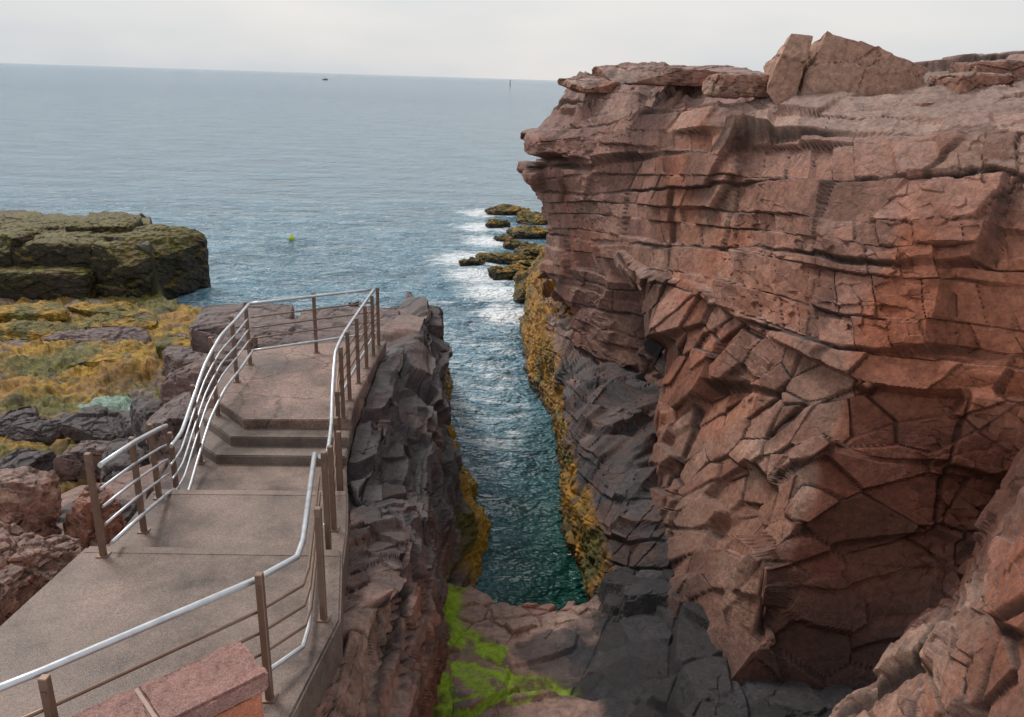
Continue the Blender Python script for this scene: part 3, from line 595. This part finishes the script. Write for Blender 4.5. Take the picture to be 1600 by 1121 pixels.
# ------------------------------------------------------------ GRANITE PARAPET
wall=bpy.data.objects.new("parapet_wall",None);COL.objects.link(wall);wall.location=(-2,4,4.6)
for k_,v_ in lab("low wall capped with rough pink granite blocks beside the railing","wall").items(): wall[k_]=v_
d=np.array([.72,.69]);nrm=np.array([.69,-.72]);o0=np.array([-2.2,3.88])
def wp(t,s): q=o0+d*t+nrm*s;return (q[0]+2,q[1]-4)
def block(name,t0,t1,s0,s1,z0,z1,mat,seed,amp=.012):
    bm=bmesh.new();f=[wp(t0,s0),wp(t1,s0),wp(t1,s1),wp(t0,s1)]
    vs=[bm.verts.new((a,b,z0-4.6)) for a,b in f]+[bm.verts.new((a,b,z1-4.6)) for a,b in f]
    for q in ((3,2,1,0),(4,5,6,7),(0,1,5,4),(1,2,6,5),(2,3,7,6),(3,0,4,7)): bm.faces.new([vs[i] for i in q])
    bmesh.ops.bevel(bm,geom=bm.edges[:],offset=.018,segments=2,affect='EDGES')
    for _ in range(5): bmesh.ops.subdivide_edges(bm,edges=[e for e in bm.edges if e.calc_length()>.02],cuts=1,use_grid_fill=True)
    bm.normal_update()
    Q=np.array([v_.co[:] for v_ in bm.verts])*9+seed;h=fbm(Q,5,seed)*amp
    for v_,hh in zip(bm.verts,h): v_.co+=v_.normal*hh
    me=bpy.data.meshes.new(name);bm.to_mesh(me);bm.free();return mk(name,me,mat,wall)
block("cap_stone",.006,.66,0,.42,5.86,6.0,GRAN,1,.028)
block("cap_stone",-.75,-.006,0,.42,5.86,6.0,GRAN,2,.028)
block("mortar_joint",-.006,.006,.004,.415,5.87,5.992,MORT,3,.001)
block("wall",-.75,.62,.04,.385,4.6,5.858,BRICK,4)
# ------------------------------------------------------------ SEA
ny,nx=560,480
Yv=8.0*(16000/8.0)**(np.linspace(0,1,ny)**1.25)
u=np.linspace(-1,1,nx)
Yg=np.repeat(Yv[:,None],nx,1);Xg=(u[None,:]*.55+.45*u[None,:]**3)*(8+Yg*1.6)
P=np.stack([Xg.ravel(),Yg.ravel(),np.zeros(Xg.size)],1);x,y=P[:,0],P[:,1]
fade=sst(-y,-70,-35)
P0=P.copy()
wv=.12*fbm(P0*np.array([.7,1.0,1]),4,5)+.07*np.sin(y*.9+x*.35+3*fbm(P0*.3,2,3))*sst(y,18,40)+.02*fbm(P0*4,2,6)
P[:,2]=wv*fade
def near(px,py,r): return np.exp(-(((x-px)**2+(y-py)**2)/r**2))
foam=np.zeros(len(P))
for a,b,r in [(-2.3,60,2.4),(-2.2,54,2.2),(-1.6,49,2.0),(-2.7,43.5,2.2),(-1.6,39.8,2.2),(-.8,36.5,2.0),(-.3,33,1.8),(-14.5,32,1.0),(-11,29,1.0)]:
    foam=np.maximum(foam,near(a,b,r)*1.15)
foam=np.maximum(foam,sst(-np.abs(x+1.3),-3.0,-1.2)*sst(y,14,20)*sst(-y,-46,-30)*.42)
foam=np.maximum(foam,.26*sst(y,24,34)*sst(-y,-90,-50))
me=grid_mesh("sea",P,np.zeros((len(P),3))+.05,foam,nx,ny,True)
m,nt,Nd_,L,B=nodes("sea_water")
geo=Nd_.new("ShaderNodeTexCoord")
fa=Nd_.new("ShaderNodeAttribute");fa.attribute_name="wet"
def noise(sc,det,rough=.5,scl=(1,1,1),dist=0):
    mp=Nd_.new("ShaderNodeMapping");mp.inputs["Scale"].default_value=scl;mp.inputs["Rotation"].default_value=(0,0,.25);L.new(geo.outputs["Object"],mp.inputs[0])
    q=Nd_.new("ShaderNodeTexNoise");q.inputs["Scale"].default_value=sc;q.inputs["Detail"].default_value=det;q.inputs["Roughness"].default_value=rough;q.inputs["Distortion"].default_value=dist
    L.new(mp.outputs[0],q.inputs["Vector"]);return q
na=noise(.85,3,.5,(.9,1.3,1));nc=noise(.18,6,.74,(.8,1.4,1))
mA=Nd_.new("ShaderNodeMath");mA.operation='MULTIPLY';L.new(na.outputs["Fac"],mA.inputs[0]);mA.inputs[1].default_value=.95
mB=Nd_.new("ShaderNodeMath");mB.operation='MULTIPLY_ADD';L.new(nc.outputs["Fac"],mB.inputs[0]);mB.inputs[1].default_value=3.0;L.new(mA.outputs[0],mB.inputs[2])
b1=Nd_.new("ShaderNodeBump");b1.inputs["Distance"].default_value=1.0;b1.inputs["Strength"].default_value=.9;L.new(mB.outputs[0],b1.inputs["Height"])
L.new(b1.outputs[0],B.inputs["Normal"])
B.inputs["IOR"].default_value=1.33
fn=noise(1.1,7,.7,(.8,1.8,1),1.2)
sm=Nd_.new("ShaderNodeMath");sm.operation='MULTIPLY_ADD';L.new(fa.outputs["Fac"],sm.inputs[0]);sm.inputs[1].default_value=.40;L.new(fn.outputs["Fac"],sm.inputs[2])
fr=Nd_.new("ShaderNodeMapRange");fr.inputs["From Min"].default_value=.66;fr.inputs["From Max"].default_value=.86;L.new(sm.outputs[0],fr.inputs["Value"])
sx=Nd_.new("ShaderNodeSeparateXYZ");L.new(geo.outputs["Object"],sx.inputs[0])
xy=Nd_.new("ShaderNodeMath");xy.operation='MULTIPLY_ADD';L.new(sx.outputs["X"],xy.inputs[0]);xy.inputs[1].default_value=-3.5;L.new(sx.outputs["Y"],xy.inputs[2])
dy=Nd_.new("ShaderNodeMapRange");dy.inputs["From Min"].default_value=10;dy.inputs["From Max"].default_value=26;L.new(xy.outputs[0],dy.inputs["Value"])
dy2=Nd_.new("ShaderNodeMapRange");dy2.inputs["From Min"].default_value=60;dy2.inputs["From Max"].default_value=350;L.new(sx.outputs["Y"],dy2.inputs["Value"])
cm=Nd_.new("ShaderNodeMixRGB");cm.inputs[1].default_value=(.010,.072,.055,1);cm.inputs[2].default_value=(.145,.275,.355,1);L.new(dy.outputs[0],cm.inputs[0])
cm2=Nd_.new("ShaderNodeMixRGB");cm2.inputs[2].default_value=(.075,.205,.32,1);L.new(dy2.outputs[0],cm2.inputs[0]);L.new(cm.outputs[0],cm2.inputs[1])
vs1=Nd_.new("ShaderNodeMapRange");vs1.inputs["From Min"].default_value=.35;vs1.inputs["From Max"].default_value=.65;vs1.inputs["To Min"].default_value=.72;vs1.inputs["To Max"].default_value=1.25;L.new(nc.outputs["Fac"],vs1.inputs["Value"])
vsm=Nd_.new("ShaderNodeVectorMath");vsm.operation='SCALE';L.new(cm2.outputs[0],vsm.inputs[0]);L.new(vs1.outputs[0],vsm.inputs["Scale"])
fm=Nd_.new("ShaderNodeMixRGB");fm.inputs[2].default_value=(.8,.84,.86,1);L.new(fr.outputs[0],fm.inputs[0]);L.new(vsm.outputs[0],fm.inputs[1])
L.new(fm.outputs[0],B.inputs["Base Color"])
sp=Nd_.new("ShaderNodeMapRange");sp.inputs["To Min"].default_value=.55;sp.inputs["To Max"].default_value=.2;L.new(dy2.outputs[0],sp.inputs["Value"]);L.new(sp.outputs[0],B.inputs["Specular IOR Level"])
fr2=Nd_.new("ShaderNodeMapRange");fr2.inputs["To Min"].default_value=.07;fr2.inputs["To Max"].default_value=.7;L.new(fr.outputs[0],fr2.inputs["Value"]);L.new(fr2.outputs[0],B.inputs["Roughness"])
mk("sea",me,m,kind="structure")
# ------------------------------------------------------------ small things on the water
def simple(name,col,r=.5):
    m,nt,N_,L_,B_=nodes(name);tc=N_.new("ShaderNodeTexCoord");n_=N_.new("ShaderNodeTexNoise");n_.inputs["Scale"].default_value=6;L_.new(tc.outputs["Object"],n_.inputs["Vector"])
    r_=N_.new("ShaderNodeMapRange");r_.inputs["To Min"].default_value=.75;r_.inputs["To Max"].default_value=1.2;L_.new(n_.outputs["Fac"],r_.inputs["Value"])
    v_=N_.new("ShaderNodeVectorMath");v_.operation='SCALE';v_.inputs[0].default_value=col;L_.new(r_.outputs[0],v_.inputs["Scale"]);L_.new(v_.outputs[0],B_.inputs["Base Color"]);B_.inputs["Roughness"].default_value=r;return m
HULL=simple("dark_hull_paint",(.07,.085,.11));WHITE=simple("white_paint",(.6,.6,.6));YB=simple("yellow_green_plastic",(.5,.6,.05))
boat=bpy.data.objects.new("fishing_boat",None);COL.objects.link(boat);boat.location=(-272,1180,0);boat.scale=(.75,.75,.75)
for k_,v_ in lab("small dark fishing boat with a pale cabin far out at sea","boat").items(): boat[k_]=v_
vs=[(-5,-1.3,1.2),(2,-1.6,1.3),(5.5,0,2.2),(2,1.6,1.3),(-5,1.3,1.2),(-4.5,-.9,-.4),(2,-1,-.4),(4.6,0,-.2),(2,1,-.4),(-4.5,.9,-.4)]
me=bpy.data.meshes.new("hull");me.from_pydata(vs,[],[(0,1,2,3,4),(9,8,7,6,5),(0,5,6,1),(1,6,7,2),(2,7,8,3),(3,8,9,4),(4,9,5,0)]);mk("hull",me,HULL,boat)
bm=bmesh.new();r=bmesh.ops.create_cube(bm,size=1)
for v_ in bm.verts: v_.co=Vector((v_.co.x*3+1-(.5 if v_.co.z>0 else 0),v_.co.y*2,v_.co.z*2.2+2.4))
bmesh.ops.bevel(bm,geom=bm.edges[:],offset=.15,segments=1,affect='EDGES');me=bpy.data.meshes.new("cabin");bm.to_mesh(me);bm.free();mk("cabin",me,WHITE,boat)
mk("mast",tube_mesh("mast",[(-.5,0,3.4),(-.5,0.01,6.5)],.12,6),HULL,boat)
def lathe(name,prof,seg=16):
    vs=[];fs=[]
    for r_,z_ in prof:
        for k in range(seg): a=2*math.pi*k/seg;vs.append((r_*math.cos(a),r_*math.sin(a),z_))
    for i in range(len(prof)-1):
        for k in range(seg): a=i*seg+k;b=i*seg+(k+1)%seg;fs.append((a,b,b+seg,a+seg))
    me=bpy.data.meshes.new(name);me.from_pydata(vs,[],fs);me.update()
    for p in me.polygons:p.use_smooth=True
    return me
o=mk("mooring_buoy",lathe("mooring_buoy",[(.001,-.12),(.13,-.06),(.18,.05),(.15,.16),(.07,.23),(.03,.26),(.03,.32),(.001,.33)]),YB,**lab("small yellow green mooring buoy floating on the water","buoy"));o.location=(-13.4,47.6,.02)
o=mk("channel_marker",lathe("channel_marker",[(.001,-1),(1.1,-.5),(1.2,.6),(.7,1.0),(.45,3.2),(.5,5.8),(.7,6.0),(.6,7.2),(.001,7.4)]),HULL,**lab("slim dark spar buoy near the horizon","marker buoy"));o.location=(-16.2,1309,0)
# ------------------------------------------------------------ CAMERA
cam=bpy.data.cameras.new("camera");co=bpy.data.objects.new("camera",cam);COL.objects.link(co)
co.location=(0,0,9.5);co.rotation_euler=(Matrix.Rotation(rad(90-19.2),3,'X')@Matrix.Rotation(rad(1.8),3,'Z')).to_euler()
cam.sensor_width=36;cam.lens=28.26;cam.clip_end=30000;cam.clip_start=.05;SC.camera=co
# ------------------------------------------------------------ LIGHT
SUN_EL,SUN_AZ=52,-50
sd=bpy.data.lights.new("sun",'SUN');sd.energy=2.1;sd.angle=rad(16);sd.color=(1,.955,.90)
so=bpy.data.objects.new("sun",sd);COL.objects.link(so)
dv=Vector((math.sin(rad(SUN_AZ))*math.cos(rad(SUN_EL)),math.cos(rad(SUN_AZ))*math.cos(rad(SUN_EL)),math.sin(rad(SUN_EL))))
so.rotation_euler=dv.to_track_quat('Z','Y').to_euler()
w=bpy.data.worlds.new("World");SC.world=w;w.use_nodes=True;nt=w.node_tree;N_=nt.nodes;L=nt.links
bg=N_["Background"];sky=N_.new("ShaderNodeTexSky");sky.sky_type='NISHITA';sky.sun_disc=False;sky.sun_elevation=rad(SUN_EL);sky.sun_rotation=rad(SUN_AZ);sky.dust_density=3;sky.air_density=1.2
L.new(sky.outputs[0],bg.inputs["Color"]);bg.inputs["Strength"].default_value=.09
tc=N_.new("ShaderNodeTexCoord");mp=N_.new("ShaderNodeMapping");mp.inputs["Scale"].default_value=(1,1,3);L.new(tc.outputs["Generated"],mp.inputs[0])
cn=N_.new("ShaderNodeTexNoise");cn.inputs["Scale"].default_value=1.6;cn.inputs["Detail"].default_value=4;L.new(mp.outputs[0],cn.inputs["Vector"])
cr_=N_.new("ShaderNodeValToRGB");e=cr_.color_ramp.elements;e[0].position=.34;e[0].color=(.62,.70,.78,1);e[1].position=.58;e[1].color=(.92,.90,.885,1);L.new(cn.outputs["Fac"],cr_.inputs["Fac"])
bg2=N_.new("ShaderNodeBackground");L.new(cr_.outputs[0],bg2.inputs["Color"]);bg2.inputs["Strength"].default_value=1.0
ms=N_.new("ShaderNodeMixShader");ms.inputs[0].default_value=.82;L.new(bg.outputs[0],ms.inputs[1]);L.new(bg2.outputs[0],ms.inputs[2]);L.new(ms.outputs[0],N_["World Output"].inputs["Surface"])
SC.view_settings.view_transform='Standard';SC.view_settings.look='None';SC.view_settings.exposure=0
